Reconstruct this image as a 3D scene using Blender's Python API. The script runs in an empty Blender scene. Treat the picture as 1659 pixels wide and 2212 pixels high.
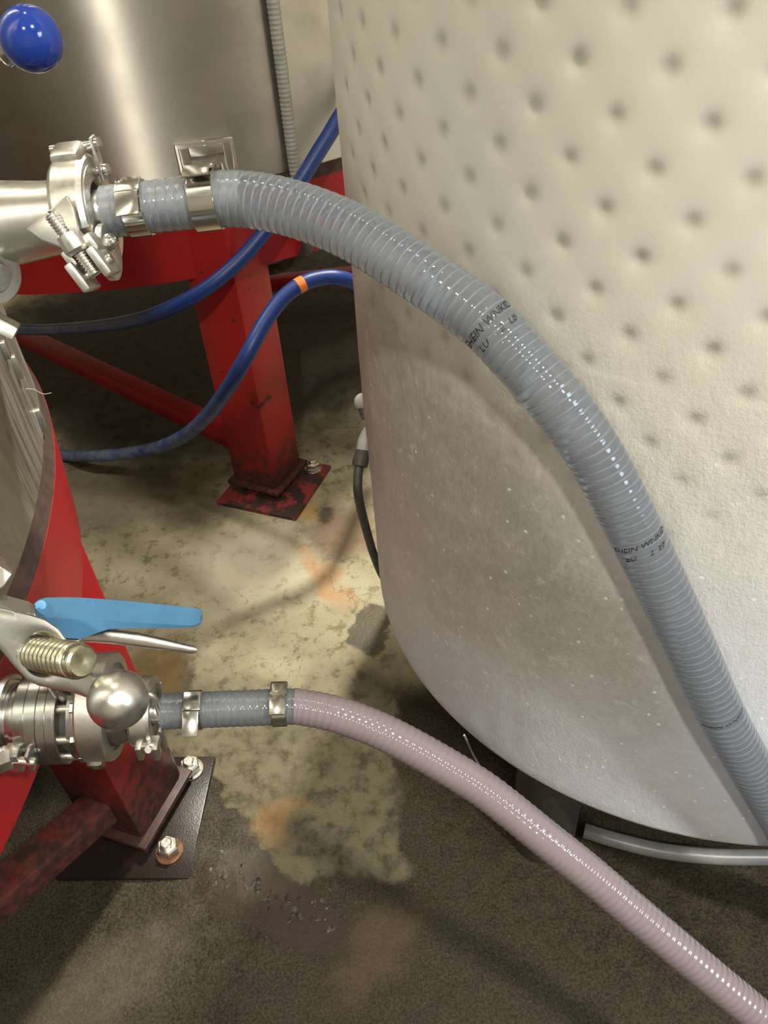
import bpy, bmesh, math, random
from mathutils import Vector as V, Matrix, noise
random.seed(4)
S = bpy.context.scene
COL = S.collection
PI = math.pi

# ------------------------------------------------------------------ camera
FPX, CAMH = 1700.0, 1.4
_d = V((158.5, 1971.0, 1700.0)).normalized()          # world "down" seen in camera axes (x right, y down, z forward)
_u = -_d
_f = (V((0, 0, 1)) - _d * _d.z).normalized()
_r = _f.cross(_u)
if _r.x < 0: _r = -_r
CAM = V((0, 0, CAMH))
def w(c): return V((_r.dot(c), _f.dot(c), _u.dot(c)))
def ray(x, y): return w(V(((x - 829.5) / FPX, (y - 1106) / FPX, 1)))
def P(x, y, d): return CAM + ray(x, y) * d             # surveyed point: sight line and distance from the camera plane
def G(x, y, z=0.0):
    q = ray(x, y); return CAM + q * ((z - CAMH) / q.z)
cam = bpy.data.cameras.new('camera'); co = bpy.data.objects.new('camera', cam); COL.objects.link(co)
cx_, cy_, cz_ = w(V((1, 0, 0))), w(V((0, -1, 0))), w(V((0, 0, -1)))
co.matrix_world = Matrix(((cx_.x, cy_.x, cz_.x, 0), (cx_.y, cy_.y, cz_.y, 0), (cx_.z, cy_.z, cz_.z, CAMH), (0, 0, 0, 1)))
cam.sensor_fit = 'VERTICAL'; cam.sensor_height = 24.0; cam.lens = FPX / 2212 * 24.0
cam.clip_start = 0.05; cam.clip_end = 60
S.camera = co

# ------------------------------------------------------------------ light
world = bpy.data.worlds.new('world'); S.world = world; world.use_nodes = True
world.node_tree.nodes['Background'].inputs[0].default_value = (.9, .95, 1, 1)
world.node_tree.nodes['Background'].inputs[1].default_value = 0.05
def area(name, loc, target, size, power, color, sy=None):
    l = bpy.data.lights.new(name, 'AREA'); l.energy = power; l.color = color
    l.shape = 'RECTANGLE' if sy else 'DISK'; l.size = size
    if sy: l.size_y = sy
    o = bpy.data.objects.new(name, l); COL.objects.link(o); o.location = loc
    o.rotation_euler = (V(target) - V(loc)).to_track_quat('-Z', 'Y').to_euler()
    return o
WARM = (1.0, .93, .80)
area('high_bay_gap', (-.16, 1.32, 4.5), (-.2, 1.35, 0), .26, 14, WARM)
area('high_bay_front', (-.16, -2.4, 4.3), (-.4, 1.2, .8), .26, 95, WARM)
area('high_bay_rear', (.96, 3.35, 4.5), (-.1, 1.7, 0), .30, 360, WARM)
area('high_bay_right', (1.9, -1.6, 4.5), (1.0, .5, 0), .30, 190, (1, .93, .82))
area('fill_left', (-2.6, -2.0, 4.5), (-2.2, -1.2, 0), .40, 30, WARM)  # added unseen lamp that brightens the walls mirrored in the steel
area('fill_far_left', (-2.5, 2.0, 4.5), (-2.2, 1.6, 0), .40, 70, WARM)  # added unseen lamp lighting the near tank for the rear steel's reflection
area('cool_fill_right', (3.3, -1.6, 2.6), (.6, .6, .4), 1.2, 70, (.70, .83, 1.0), 1.0)  # added cool light, no window here; whitens the frosted tank's lower right
S.view_settings.view_transform = 'Standard'; S.view_settings.look = 'None'
S.view_settings.gamma = 1; S.view_settings.use_curve_mapping = False
S.view_settings.exposure = 0.0

# ------------------------------------------------------------------ node helper
class N:
    def __init__(s, name):
        s.m = bpy.data.materials.new(name); s.m.use_nodes = True
        s.t = s.m.node_tree; s.n = s.t.nodes; s.b = s.n['Principled BSDF']; s.out = s.n['Material Output']
        s.tc = None
    def add(s, typ, **k):
        o = s.n.new(typ)
        for a, v in k.items(): setattr(o, a, v)
        return o
    def put(s, sock, v):
        if isinstance(v, bpy.types.NodeSocket): s.t.links.new(v, sock)
        elif isinstance(v, (tuple, list)) and len(v) == 3 and sock.type == 'RGBA': sock.default_value = (*v, 1)
        else: sock.default_value = v
    def set(s, **k):
        for a, v in k.items(): s.put(s.b.inputs[a.replace('_', ' ')], v)
        return s
    def pos(s):
        if not s.tc: s.tc = s.add('ShaderNodeNewGeometry')
        return s.tc.outputs['Position']
    def noise(s, scale, detail=4, rough=.55, vec=None, stretch=None, out='Fac'):
        o = s.add('ShaderNodeTexNoise'); v = vec or s.pos()
        if stretch:
            mp = s.add('ShaderNodeMapping'); s.put(mp.inputs['Vector'], v); mp.inputs['Scale'].default_value = stretch; v = mp.outputs[0]
        s.put(o.inputs['Vector'], v); o.inputs['Scale'].default_value = scale
        o.inputs['Detail'].default_value = detail; o.inputs['Roughness'].default_value = rough
        return o.outputs[out]
    def voro(s, scale, out='Distance', feature='F1', vec=None):
        o = s.add('ShaderNodeTexVoronoi'); o.feature = feature; s.put(o.inputs['Vector'], vec or s.pos()); o.inputs['Scale'].default_value = scale
        return o.outputs[out]
    def ramp(s, f, lo, hi, a=0.0, b=1.0):
        o = s.add('ShaderNodeMapRange', interpolation_type='SMOOTHSTEP'); s.put(o.inputs['Value'], f)
        for i, v in zip(('From Min', 'From Max', 'To Min', 'To Max'), (lo, hi, a, b)): s.put(o.inputs[i], v)
        return o.outputs[0]
    def math(s, op, a, b=0.0, c=None):
        o = s.add('ShaderNodeMath', operation=op); s.put(o.inputs[0], a); s.put(o.inputs[1], b)
        if c is not None: s.put(o.inputs[2], c)
        return o.outputs[0]
    def mix(s, f, a, b, blend='MIX'):
        o = s.add('ShaderNodeMix', data_type='RGBA', blend_type=blend)
        s.put(o.inputs[0], f); s.put(o.inputs[6], a); s.put(o.inputs[7], b); return o.outputs[2]
    def bump(s, h, strength=.3, dist=.002, prev=None):
        o = s.add('ShaderNodeBump'); o.inputs['Strength'].default_value = strength; o.inputs['Distance'].default_value = dist
        s.put(o.inputs['Height'], h)
        if prev: s.put(o.inputs['Normal'], prev)
        return o.outputs[0]
    def sep(s):
        o = s.add('ShaderNodeSeparateXYZ'); s.put(o.inputs[0], s.pos()); return o.outputs

def steel(name, col=(.62, .60, .55), rough=.3, streak=(8, 8, 300), amt=.12, bump=.04, dirt=0, aniso=0):
    m = N(name); n1 = m.noise(3, 5, .6, stretch=streak); n2 = m.noise(9, 4)
    m.set(Metallic=1.0, Roughness=m.math('ADD', m.ramp(n1, .3, .7, rough - amt / 2, rough + amt / 2), m.ramp(n2, .35, .75, -.04, .06)))
    c = m.mix(m.ramp(n2, .35, .7), col, tuple(x * .88 for x in col))
    if dirt: c = m.mix(m.ramp(m.noise(14, 6, .7, stretch=(1, 1, .25)), .5, .72, 0, dirt), c, (.18, .16, .12))
    m.put(m.b.inputs['Base Color'], c)
    if bump: m.put(m.b.inputs['Normal'], m.bump(n1, bump, .001))
    if aniso:
        tg = m.add('ShaderNodeTangent', direction_type='RADIAL', axis='Z'); m.put(m.b.inputs['Tangent'], tg.outputs[0])
        m.set(Anisotropic=aniso); m.b.inputs['Anisotropic Rotation'].default_value = .25
    return m.m
def simple(name, col, rough=.5, metallic=0.0, var=.15, scale=20, bump=.1, spec=.5):
    m = N(name); n = m.noise(scale, 4)
    m.set(Base_Color=m.mix(m.ramp(n, .3, .7), tuple(c * (1 - var) for c in col), tuple(min(1, c * (1 + var)) for c in col)), Roughness=rough, Metallic=metallic)
    m.b.inputs['Specular IOR Level'].default_value = spec
    if bump: m.put(m.b.inputs['Normal'], m.bump(n, bump, .001))
    return m.m

MAT = {}
MAT['tank_steel'] = steel('brushed_tank_steel', (.60, .58, .53), .40, (2, 2, 2), .02, 0, aniso=1.0)
MAT['tank_steel_dull'] = steel('dull_tank_steel', (.46, .45, .40), .45, (40, 40, 3), .15, .06, dirt=.6, aniso=.5)
MAT['pipe_steel'] = steel('satin_pipe_steel', (.70, .68, .62), .34, (60, 20, 20), .05, .015)
MAT['polished'] = steel('polished_cast_steel', (.68, .66, .61), .33, (30, 30, 30), .10, .04)
MAT['cast'] = steel('cast_steel', (.66, .64, .59), .38, (60, 60, 60), .08, .06)
MAT['valve_steel'] = steel('turned_valve_steel', (.43, .42, .40), .25, (300, 20, 20), .1, .03)
MAT['bright'] = steel('bright_band_steel', (.68, .66, .60), .18, (20, 20, 20), .06, .02)
MAT['stud'] = steel('brass_tinted_stud_steel', (.60, .58, .42), .30, (60, 60, 60), .1, .04)
MAT['bolt'] = steel('galvanised_bolt_steel', (.62, .60, .54), .36, (60, 60, 60), .12, .06)

def red_paint(name, rust_top, lo=.03):
    m = N(name); z = m.sep()[2]
    n = m.noise(22, 7, .65); n2 = m.noise(7, 4); chips = m.noise(34, 5, .6)
    rise = m.ramp(m.math('SUBTRACT', z, m.math('MULTIPLY', m.math('SUBTRACT', n, .3), rust_top * 1.4)), lo * .2, rust_top, 1, 0) if rust_top else 0.0
    ch = m.math('MAXIMUM', m.ramp(chips, .68, .71), m.ramp(m.noise(9, 6, .62), .675, .70))
    rust = m.math('MAXIMUM', ch, rise) if rust_top else ch
    paint = m.mix(m.ramp(n2, .35, .7), (.36, .014, .016), (.28, .013, .014))
    rc = m.mix(m.ramp(m.noise(60, 5), .35, .7), (.035, .016, .013), (.10, .030, .022))
    m.set(Base_Color=m.mix(rust, paint, rc), Roughness=m.ramp(rust, 0, 1, .46, .6)); m.b.inputs['Specular IOR Level'].default_value = .3
    m.put(m.b.inputs['Normal'], m.bump(m.math('SUBTRACT', m.noise(90, 5), m.math('MULTIPLY', rust, .5)), .15, .001))
    return m.m
MAT['red'] = red_paint('red_gloss_paint', 0)
MAT['red_leg'] = red_paint('red_paint_rusted_low', .16)
MAT['red_leg_front'] = red_paint('red_paint_rusted_high', .27)
MAT['red_brace_front'] = red_paint('red_brace_rusted_paint', .34)
MAT['red_brace'] = red_paint('red_brace_paint', .10)
def plate_mat(name, redness):
    m = N(name); n = m.noise(16, 6, .65); n3 = m.noise(320, 3)
    m.set(Base_Color=m.mix(m.ramp(n, .5 - redness, .62 - redness), (.030, .016, .013) if redness > .05 else (.014, .009, .007), (.24, .028, .028) if redness > .05 else (.030, .013, .010)), Roughness=.30 if redness < .05 else .5)
    m.put(m.b.inputs['Normal'], m.bump(m.math('ADD', n3, n), .4, .0008)); return m.m
MAT['plate_red'] = plate_mat('worn_red_plate', .06)
MAT['plate_wet'] = plate_mat('wet_rusty_plate', -.04)
MAT['rusty_collar'] = simple('dark_rusty_collar', (.045, .018, .014), .5, 0, .4, 50, .3)
MAT['rust'] = simple('rusty_iron', (.16, .075, .035), .8, 0, .4, 60, .4)
MAT['blue_hose'] = None
def blue_hose():
    m = N('blue_rubber_hose'); n = m.noise(26, 6, .65); x = m.sep()[2]
    dust = m.math('MULTIPLY', m.ramp(n, .35, .6), m.ramp(x, .15, .66, .8, .0))
    m.set(Base_Color=m.mix(dust, (.006, .036, .19), (.13, .17, .25)), Roughness=.42)
    m.put(m.b.inputs['Normal'], m.bump(m.noise(300, 2), .08, .001)); return m.m
MAT['blue_hose'] = blue_hose()
MAT['orange'] = simple('orange_tape', (.78, .20, .03), .5, 0, .1, 30, .05)
MAT['knob'] = simple('glossy_blue_plastic', (.012, .035, .22), .10, 0, .06, 8, .01)
MAT['blue_grip'] = simple('light_blue_vinyl', (.075, .225, .40), .45, 0, .06, 30, .04)
MAT['blue_recess'] = simple('blue_recess_shade', (.05, .16, .32), .5, 0, .05, 30, 0)  # recess shade of the grip dimples put into a darker colour
MAT['blue_dot'] = simple('pale_blue_rivet', (.16, .42, .72), .4, 0, .04, 30, 0)
MAT['rubber'] = simple('grey_black_rubber', (.055, .056, .045), .55, 0, .2, 60, .1)
MAT['grey_plastic'] = simple('grey_plastic', (.36, .36, .36), .5, 0, .08, 40, .05)
MAT['conduit'] = simple('grey_corrugated_conduit', (.33, .33, .31), .42, 0, .1, 40, .05)
MAT['leg_pipe'] = steel('dull_leg_steel', (.17, .165, .14), .55, (30, 30, 30), .1, .06, dirt=.4)
MAT['floor_hose'] = simple('grey_pvc_hose', (.19, .20, .20), .35, 0, .1, 40, .08)
MAT['ink'] = simple('black_print_ink', (.015, .015, .018), .6, 0, 0, 10, 0)
MAT['gap'] = simple('dark_joint', (.05, .028, .02), .8, 0, .3, 60, .2)
MAT['wall'] = simple('painted_hall_wall', (.36, .34, .30), .7, 0, .06, 3, .05)
MAT['ceiling'] = simple('hall_ceiling', (.30, .29, .27), .8, 0, .06, 3, .05)
MAT['thread'] = simple('white_thread', (.5, .48, .42), .8, 0, 0, 10, 0)

def glass_hose(name, tint, haze, mixf):
    m = N(name); m.set(Base_Color=tint, Roughness=.10, IOR=1.36); m.b.inputs['Transmission Weight'].default_value = 1.0
    m.b.inputs['Coat Weight'].default_value = .8; m.b.inputs['Coat Roughness'].default_value = .07
    df = m.add('ShaderNodeBsdfDiffuse'); m.put(df.inputs['Color'], haze); tl = m.add('ShaderNodeBsdfTranslucent'); m.put(tl.inputs['Color'], haze)
    m1 = m.add('ShaderNodeMixShader'); m1.inputs[0].default_value = .5; m.t.links.new(df.outputs[0], m1.inputs[1]); m.t.links.new(tl.outputs[0], m1.inputs[2])
    mx = m.add('ShaderNodeMixShader'); mx.inputs[0].default_value = mixf; m.t.links.new(m.b.outputs[0], mx.inputs[1]); m.t.links.new(m1.outputs[0], mx.inputs[2]); m.t.links.new(mx.outputs[0], m.out.inputs[0])
    return m.m
def hose_mat(name, tint, trans, rough, scatter):
    m = N(name)
    m.set(Base_Color=tint, Roughness=rough, IOR=1.38)
    m.b.inputs['Transmission Weight'].default_value = trans
    m.b.inputs['Coat Weight'].default_value = 1.0; m.b.inputs['Coat Roughness'].default_value = .06
    tr = m.add('ShaderNodeBsdfTranslucent'); m.put(tr.inputs['Color'], scatter)
    mx = m.add('ShaderNodeMixShader'); mx.inputs[0].default_value = .14
    m.t.links.new(m.b.outputs[0], mx.inputs[1]); m.t.links.new(tr.outputs[0], mx.inputs[2]); m.t.links.new(mx.outputs[0], m.out.inputs[0])
    return m.m
MAT['clear_hose'] = glass_hose('clear_ribbed_pvc', (.74, .79, .87), (.40, .44, .49), .40)
MAT['helix'] = simple('pale_pvc_helix', (.50, .53, .56), .35, 0, .04, 40, 0)
MAT['wine_hose'] = hose_mat('wine_filled_pvc', (.42, .355, .385), .45, .12, (.45, .37, .41))
MAT['wine'] = simple('cloudy_pink_wine', (.24, .17, .19), .5, 0, .05, 30, 0)
MAT['clear_core'] = simple('cloudy_clear_wine', (.22, .24, .29), .4, 0, .06, 30, 0)

def frost():
    m = N('frosted_jacket_steel'); s = m.sep(); y = s[1]; x = m.math('DIVIDE', s[0], .92); z = m.math('SUBTRACT', 1.4, m.math('DIVIDE', m.math('SUBTRACT', 1.4, s[2]), .92))
    # shade below the leaning hose painted into the colour, white rime elsewhere
    nb = m.noise(9, 6, .6); nm = m.noise(3.2, 4, .55); nf = m.noise(85, 6, .7, stretch=(1, 1, .45)); ns = m.noise(240, 3, .6)
    # painted shade edge: from (azimuth left, z 1.05) down to the right
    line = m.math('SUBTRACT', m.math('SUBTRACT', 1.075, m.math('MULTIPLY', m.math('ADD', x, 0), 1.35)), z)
    hose_shade_raw = m.ramp(m.math('ADD', line, m.math('MULTIPLY', m.math('SUBTRACT', nm, .5), .30)), -.06, .14)
    hose_shade = m.math('MULTIPLY', hose_shade_raw, m.ramp(z, .30, .62, .25, 1))
    blue = m.ramp(m.math('SUBTRACT', z, m.math('MULTIPLY', x, .55)), .10, .80, 1, 0)  # cool light at lower right, warm above, painted into the rime colour
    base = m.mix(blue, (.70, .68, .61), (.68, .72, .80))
    shade_col = m.mix(m.ramp(nb, .38, .68), (.385, .37, .33), (.49, .47, .43))
    c = m.mix(m.math('MULTIPLY', hose_shade, .85), base, shade_col)
    brown = m.math('MULTIPLY', m.ramp(nm, .56, .72), m.ramp(z, .15, 1.0, .55, .1))
    c = m.mix(brown, c, (.50, .43, .36))
    pale = m.math('MULTIPLY', m.ramp(m.noise(14, 5, .6), .55, .75), m.ramp(z, .9, .3, 0, .6))
    c = m.mix(pale, c, (.80, .81, .83))
    fl = m.add('ShaderNodeTexVoronoi'); m.put(fl.inputs['Vector'], m.pos()); fl.inputs['Scale'].default_value = 60; fl.inputs['Randomness'].default_value = 1
    pick = m.math('GREATER_THAN', m.add('ShaderNodeSeparateColor').outputs[0], .74)
    sc = pick.node.inputs[0].links[0].from_node; m.put(sc.inputs[0], fl.outputs['Color'])
    flake = m.math('MULTIPLY', m.math('MULTIPLY', m.math('LESS_THAN', m.math('ADD', fl.outputs['Distance'], m.math('MULTIPLY', m.math('SUBTRACT', m.noise(420, 2), .5), .22)), .145), pick), m.ramp(z, .75, 1.0, 1, 0))
    c = m.mix(flake, c, (.93, .94, .96))
    low = m.ramp(z, .82, 1.06, 1, 0)
    cry = m.ramp(m.noise(130, 5, .75, stretch=(1, 1, .5)), .40, .62)
    c = m.mix(m.math('MULTIPLY', m.math('MULTIPLY', m.math('MULTIPLY', cry, low), m.ramp(z, .25, .7, .25, .8)), m.math('ADD', m.math('MULTIPLY', hose_shade, .8), .2)), c, m.mix(.5, c, (.33, .31, .26)))
    frostb = m.ramp(m.noise(38, 6, .72), .55, .70)
    c = m.mix(m.math('MULTIPLY', m.math('MULTIPLY', frostb, low), .5), c, (.80, .80, .79))
    at_ = m.add('ShaderNodeAttribute'); at_.attribute_name = 'weld'
    c = m.mix(m.math('MULTIPLY', at_.outputs['Fac'], .62), c, (.33, .31, .26))
    rough = m.ramp(hose_shade, 0, 1, .62, .38)
    m.set(Base_Color=c, Roughness=rough, Metallic=0.0); m.b.inputs['Specular IOR Level'].default_value = .35
    hs = m.ramp(z, .85, 1.12, .80, .10)
    h = m.math('ADD', m.math('MULTIPLY', m.math('ADD', nf, m.math('MULTIPLY', ns, .5)), hs), m.math('MULTIPLY', flake, .8))
    m.put(m.b.inputs['Normal'], m.bump(h, .7, .0022)); return m.m
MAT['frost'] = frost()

def floor_mat():
    m = N('stained_wet_concrete'); s = m.sep()
    n1 = m.noise(5, 6, .62); n2 = m.noise(28, 6, .7); n3 = m.noise(140, 4, .65)
    wob = m.add('ShaderNodeVectorMath', operation='MULTIPLY_ADD')
    nz = m.add('ShaderNodeTexNoise'); m.put(nz.inputs['Vector'], m.pos()); nz.inputs['Scale'].default_value = 9; nz.inputs['Detail'].default_value = 6; nz.inputs['Roughness'].default_value = .62
    sub = m.add('ShaderNodeVectorMath', operation='SUBTRACT'); m.put(sub.inputs[0], nz.outputs['Color']); sub.inputs[1].default_value = (.5, .5, .5)
    m.put(wob.inputs[0], sub.outputs[0]); wob.inputs[1].default_value = (.16, .16, 0); m.put(wob.inputs[2], m.pos())
    def blob(px, py, rx, ry, rot=0, soft=.25, k=1.0):
        g = G(px, py) if px is not None else py
        mp = m.add('ShaderNodeMapping', vector_type='TEXTURE'); m.put(mp.inputs['Vector'], wob.outputs[0])
        mp.inputs['Location'].default_value = (g.x, g.y, 0); mp.inputs['Rotation'].default_value = (0, 0, math.radians(rot)); mp.inputs['Scale'].default_value = (rx, ry, 1e6)
        ln = m.add('ShaderNodeVectorMath', operation='LENGTH'); m.put(ln.inputs[0], mp.outputs[0])
        return m.ramp(ln.outputs['Value'], 1 - soft, 1 + soft, k, 0)
    # dry slab
    base = m.mix(m.ramp(n1, .30, .70), (.27, .245, .155), (.38, .345, .235))
    base = m.mix(m.ramp(n2, .50, .66, 0, .8), base, (.13, .11, .062))
    base = m.mix(m.ramp(n3, .60, .72, 0, .6), base, (.10, .085, .05))
    pale = blob(545, 1215, .17, .15, 20, .6, .9)  # pool of lamp light between the tanks painted onto the slab
    base = m.mix(pale, base, m.mix(m.ramp(n2, .5, .75), (.60, .56, .42), (.40, .36, .24)))
    # shade under the rear tank painted into the slab colour
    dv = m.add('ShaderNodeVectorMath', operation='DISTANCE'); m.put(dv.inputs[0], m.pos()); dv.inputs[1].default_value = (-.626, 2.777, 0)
    tank_shade = m.ramp(m.math('ADD', dv.outputs['Value'], m.math('MULTIPLY', m.math('SUBTRACT', n1, .5), .4)), 1.0, .70)
    base = m.mix(m.math('MULTIPLY', tank_shade, .9), base, (.030, .025, .017))
    near = m.ramp(m.math('ADD', s[1], m.math('MULTIPLY', n1, .4)), 1.42, 1.12)  # foreground shade painted in along with brown soiling
    base = m.mix(m.math('MULTIPLY', near, .85), base, m.mix(m.ramp(n2, .4, .65), (.105, .092, .052), (.045, .037, .021)))
    # foreground wet zone with a dry island left in it
    ws = m.add('ShaderNodeSeparateXYZ'); m.put(ws.inputs[0], wob.outputs[0]); wx, wy = ws.outputs[0], ws.outputs[1]
    right = m.math('MULTIPLY', m.ramp(wx, -.030, .000), m.ramp(wy, 1.06, 1.00))
    bottom = m.ramp(wy, .655, .630)
    left = m.math('MULTIPLY', m.ramp(m.math('MULTIPLY_ADD', wy, .72, wx), .252, .236), m.ramp(wy, .94, .90))
    wetr = m.math('MAXIMUM', m.math('MAXIMUM', right, bottom), left)
    wetr = m.math('MAXIMUM', wetr, blob(800, 1350, .05, .075, 0, .12, .8))
    wetr = m.math('MAXIMUM', wetr, blob(360, 1480, .05, .09, 0, .3, .7))
    wetc = m.mix(m.ramp(n2, .35, .72), (.020, .0155, .0095), (.044, .035, .021))
    wetc = m.mix(m.ramp(m.noise(2.6, 4), .45, .65, 0, .8), wetc, (.040, .032, .022))
    grit = m.ramp(m.noise(300, 3, .6), .64, .70, 0, .9)
    wetc = m.mix(m.ramp(m.noise(210, 4, .75), .38, .62), m.mix(.55, wetc, (.012, .010, .006)), m.mix(.35, wetc, (.10, .082, .052)))
    wetc = m.mix(grit, wetc, (.17, .15, .11))
    c = m.mix(wetr, base, wetc)
    for a, colr in (((820, 2050, .09, .05, 35, .5, .42), (.12, .085, .04)), ((210, 2130, .13, .055, 28, .7, .22), (.17, .15, .10)),
                    ((600, 1960, .13, .05, -20, .3, .85), (.045, .030, .022)), ((560, 1900, .06, .04, -30, .5, .5), (.10, .088, .062)),
                    ((740, 1150, .09, .11, 40, .45, .75), (.15, .09, .06)), ((700, 1240, .03, .12, 35, .5, .6), (.42, .22, .09)),
                    ((660, 1100, .03, .05, 10, .5, .7), (.45, .30, .10)), ((700, 1110, .03, .04, 0, .5, .8), (.05, .04, .03)),
                    ((640, 1560, .06, .05, 0, .6, .45), (.10, .10, .06)), ((600, 1780, .035, .04, 0, .6, .6), (.26, .15, .06)),
                    ((330, 1450, .06, .10, 0, .5, .7), (.19, .115, .035)), ((230, 1080, .30, .15, 0, .6, .8), (.10, .08, .048)),
                    ((420, 1110, .12, .05, 0, .6, .6), (.07, .055, .035))):
        c = m.mix(blob(*a), c, colr)
    vcr = m.voro(7, feature='DISTANCE_TO_EDGE', vec=wob.outputs[0])
    crack = m.math('MULTIPLY', m.ramp(vcr, .0, .008, .8, 0), m.ramp(n1, .54, .6))
    c = m.mix(crack, c, (.06, .05, .03))
    m.set(Base_Color=c, Roughness=m.math('ADD', m.ramp(wetr, 0, 1, .75, .42), m.ramp(n2, .3, .7, -.06, .08)))
    m.b.inputs['Specular IOR Level'].default_value = .25
    h = m.math('ADD', m.math('MULTIPLY', n3, .6), m.math('ADD', m.math('MULTIPLY', n2, .6), m.math('MULTIPLY', grit, .7)))
    m.put(m.b.inputs['Normal'], m.bump(h, .7, .0022)); return m.m
MAT['floor'] = floor_mat()
MAT['grout'] = simple('broken_wet_grout', (.05, .042, .030), .5, 0, .6, 45, .6)

# ------------------------------------------------------------------ mesh helpers
def frame(axis, up=None):
    z = V(axis).normalized(); u = V(up) if up is not None else (V((0, 0, 1)) if abs(z.z) < .9 else V((1, 0, 0)))
    x = (u - z * u.dot(z)).normalized(); return x, z.cross(x), z
def lathe(bm, prof, o, axis, up=None, seg=48, a0=0, a1=2 * PI, cap=True):
    """prof: list of (s along axis, radius)"""
    x, y, z = frame(axis, up); o = V(o); full = abs(a1 - a0 - 2 * PI) < 1e-6; n = seg if full else seg + 1
    rings = []
    for s, r in prof:
        rings.append([bm.verts.new(o + z * s + (x * math.cos(a0 + (a1 - a0) * i / seg) + y * math.sin(a0 + (a1 - a0) * i / seg)) * r) for i in range(n)])
    for A, B in zip(rings, rings[1:]):
        for i in range(seg):
            j = (i + 1) % n
            bm.faces.new((A[i], A[j], B[j], B[i]))
    if full and cap:
        if prof[0][1] > 1e-6: bm.faces.new(rings[0][::-1])
        if prof[-1][1] > 1e-6: bm.faces.new(rings[-1])
    if not full and cap:
        bm.faces.new([r[0] for r in rings]); bm.faces.new([r[-1] for r in rings][::-1])
    return bm
def cyl(bm, a, b, r, r2=None, seg=24, ch=0):
    a, b = V(a), V(b); L = (b - a).length; r2 = r if r2 is None else r2
    pr = [(0, r - ch), (ch, r), (L - ch, r2), (L, r2 - ch)] if ch else [(0, r), (L, r2)]
    return lathe(bm, pr, a, b - a, None, seg)
def box(bm, c, size, X=(1, 0, 0), Y=(0, 1, 0), Z=(0, 0, 1), bev=0):
    X, Y, Z, c = V(X), V(Y), V(Z), V(c); vs = []
    for k in (-.5, .5):
        for j in (-.5, .5):
            for i in (-.5, .5): vs.append(bm.verts.new(c + X * (i * size[0]) + Y * (j * size[1]) + Z * (k * size[2])))
    fs = [bm.faces.new([vs[i] for i in f]) for f in ((0, 2, 3, 1), (4, 5, 7, 6), (0, 1, 5, 4), (2, 6, 7, 3), (0, 4, 6, 2), (1, 3, 7, 5))]
    if bev:
        es = list({e for f in fs for e in f.edges})
        bmesh.ops.bevel(bm, geom=es, offset=bev, segments=2, affect='EDGES', profile=.5)
    return bm
def prism(bm, pts, thick, bev=0):
    pts = [V(p) for p in pts]; t = V(thick)
    A = [bm.verts.new(p) for p in pts]; B = [bm.verts.new(p + t) for p in pts]; n = len(pts)
    fs = [bm.faces.new(A[::-1]), bm.faces.new(B)] + [bm.faces.new((A[i], A[(i + 1) % n], B[(i + 1) % n], B[i])) for i in range(n)]
    if bev: bmesh.ops.bevel(bm, geom=list({e for f in fs for e in f.edges}), offset=bev, segments=2, affect='EDGES', profile=.5)
    return bm
def catmull(pts, step):
    pts = [V(p) for p in pts]; q = [pts[0] * 2 - pts[1]] + pts + [pts[-1] * 2 - pts[-2]]; dense = []
    for i in range(1, len(q) - 2):
        for k in range(24):
            t = k / 24; a, b, c, d = q[i - 1:i + 3]
            dense.append(.5 * ((2 * b) + (c - a) * t + (2 * a - 5 * b + 4 * c - d) * t * t + (3 * b - a - 3 * c + d) * t ** 3))
    dense.append(pts[-1])
    for _ in range(6):
        dense = [dense[0]] + [(dense[i - 1] + dense[i] * 2 + dense[i + 1]) / 4 for i in range(1, len(dense) - 1)] + [dense[-1]]
    L = [0.0]
    for a, b in zip(dense, dense[1:]): L.append(L[-1] + (b - a).length)
    n = max(2, int(L[-1] / step)); out = []; j = 0
    for i in range(n + 1):
        s = L[-1] * i / n
        while j < len(L) - 2 and L[j + 1] < s: j += 1
        out.append(dense[j].lerp(dense[j + 1], (s - L[j]) / max(1e-9, L[j + 1] - L[j])))
    return out, L[-1]
def tube(bm, pts, rf, seg=20, cap=True):
    n = len(pts); T = [(pts[min(i + 1, n - 1)] - pts[max(i - 1, 0)]).normalized() for i in range(n)]
    x = frame(T[0])[0]; rings = []
    for i, p in enumerate(pts):
        x = (x - T[i] * x.dot(T[i])).normalized(); y = T[i].cross(x); r = rf(i) if callable(rf) else rf
        rings.append([bm.verts.new(p + (x * math.cos(2 * PI * k / seg) + y * math.sin(2 * PI * k / seg)) * r) for k in range(seg)])
    for A, B in zip(rings, rings[1:]):
        for k in range(seg): bm.faces.new((A[k], A[(k + 1) % seg], B[(k + 1) % seg], B[k]))
    if cap: bm.faces.new(rings[0][::-1]); bm.faces.new(rings[-1])
    return bm
def sphere(bm, c, r, u=32, v=20, scale=(1, 1, 1), M=None):
    Mx = Matrix.Translation(V(c)) @ (M.to_4x4() if M else Matrix.Identity(4)) @ Matrix.Diagonal((*[r * s for s in scale], 1))
    bmesh.ops.create_uvsphere(bm, u_segments=u, v_segments=v, radius=1, matrix=Mx); return bm
def hexnut(bm, o, axis, af, h, rot=0):
    x, y, z = frame(axis); o = V(o); R = af / math.sqrt(3)
    pr = [(0, .94), (.08 * h, 1), (h * .85, 1), (h, .86)]; rings = []
    for s, k in pr: rings.append([bm.verts.new(o + z * s + (x * math.cos(rot + i * PI / 3) + y * math.sin(rot + i * PI / 3)) * R * k) for i in range(6)])
    for A, B in zip(rings, rings[1:]):
        for i in range(6): bm.faces.new((A[i], A[(i + 1) % 6], B[(i + 1) % 6], B[i]))
    bm.faces.new(rings[0][::-1]); bm.faces.new(rings[-1]); return bm
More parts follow.
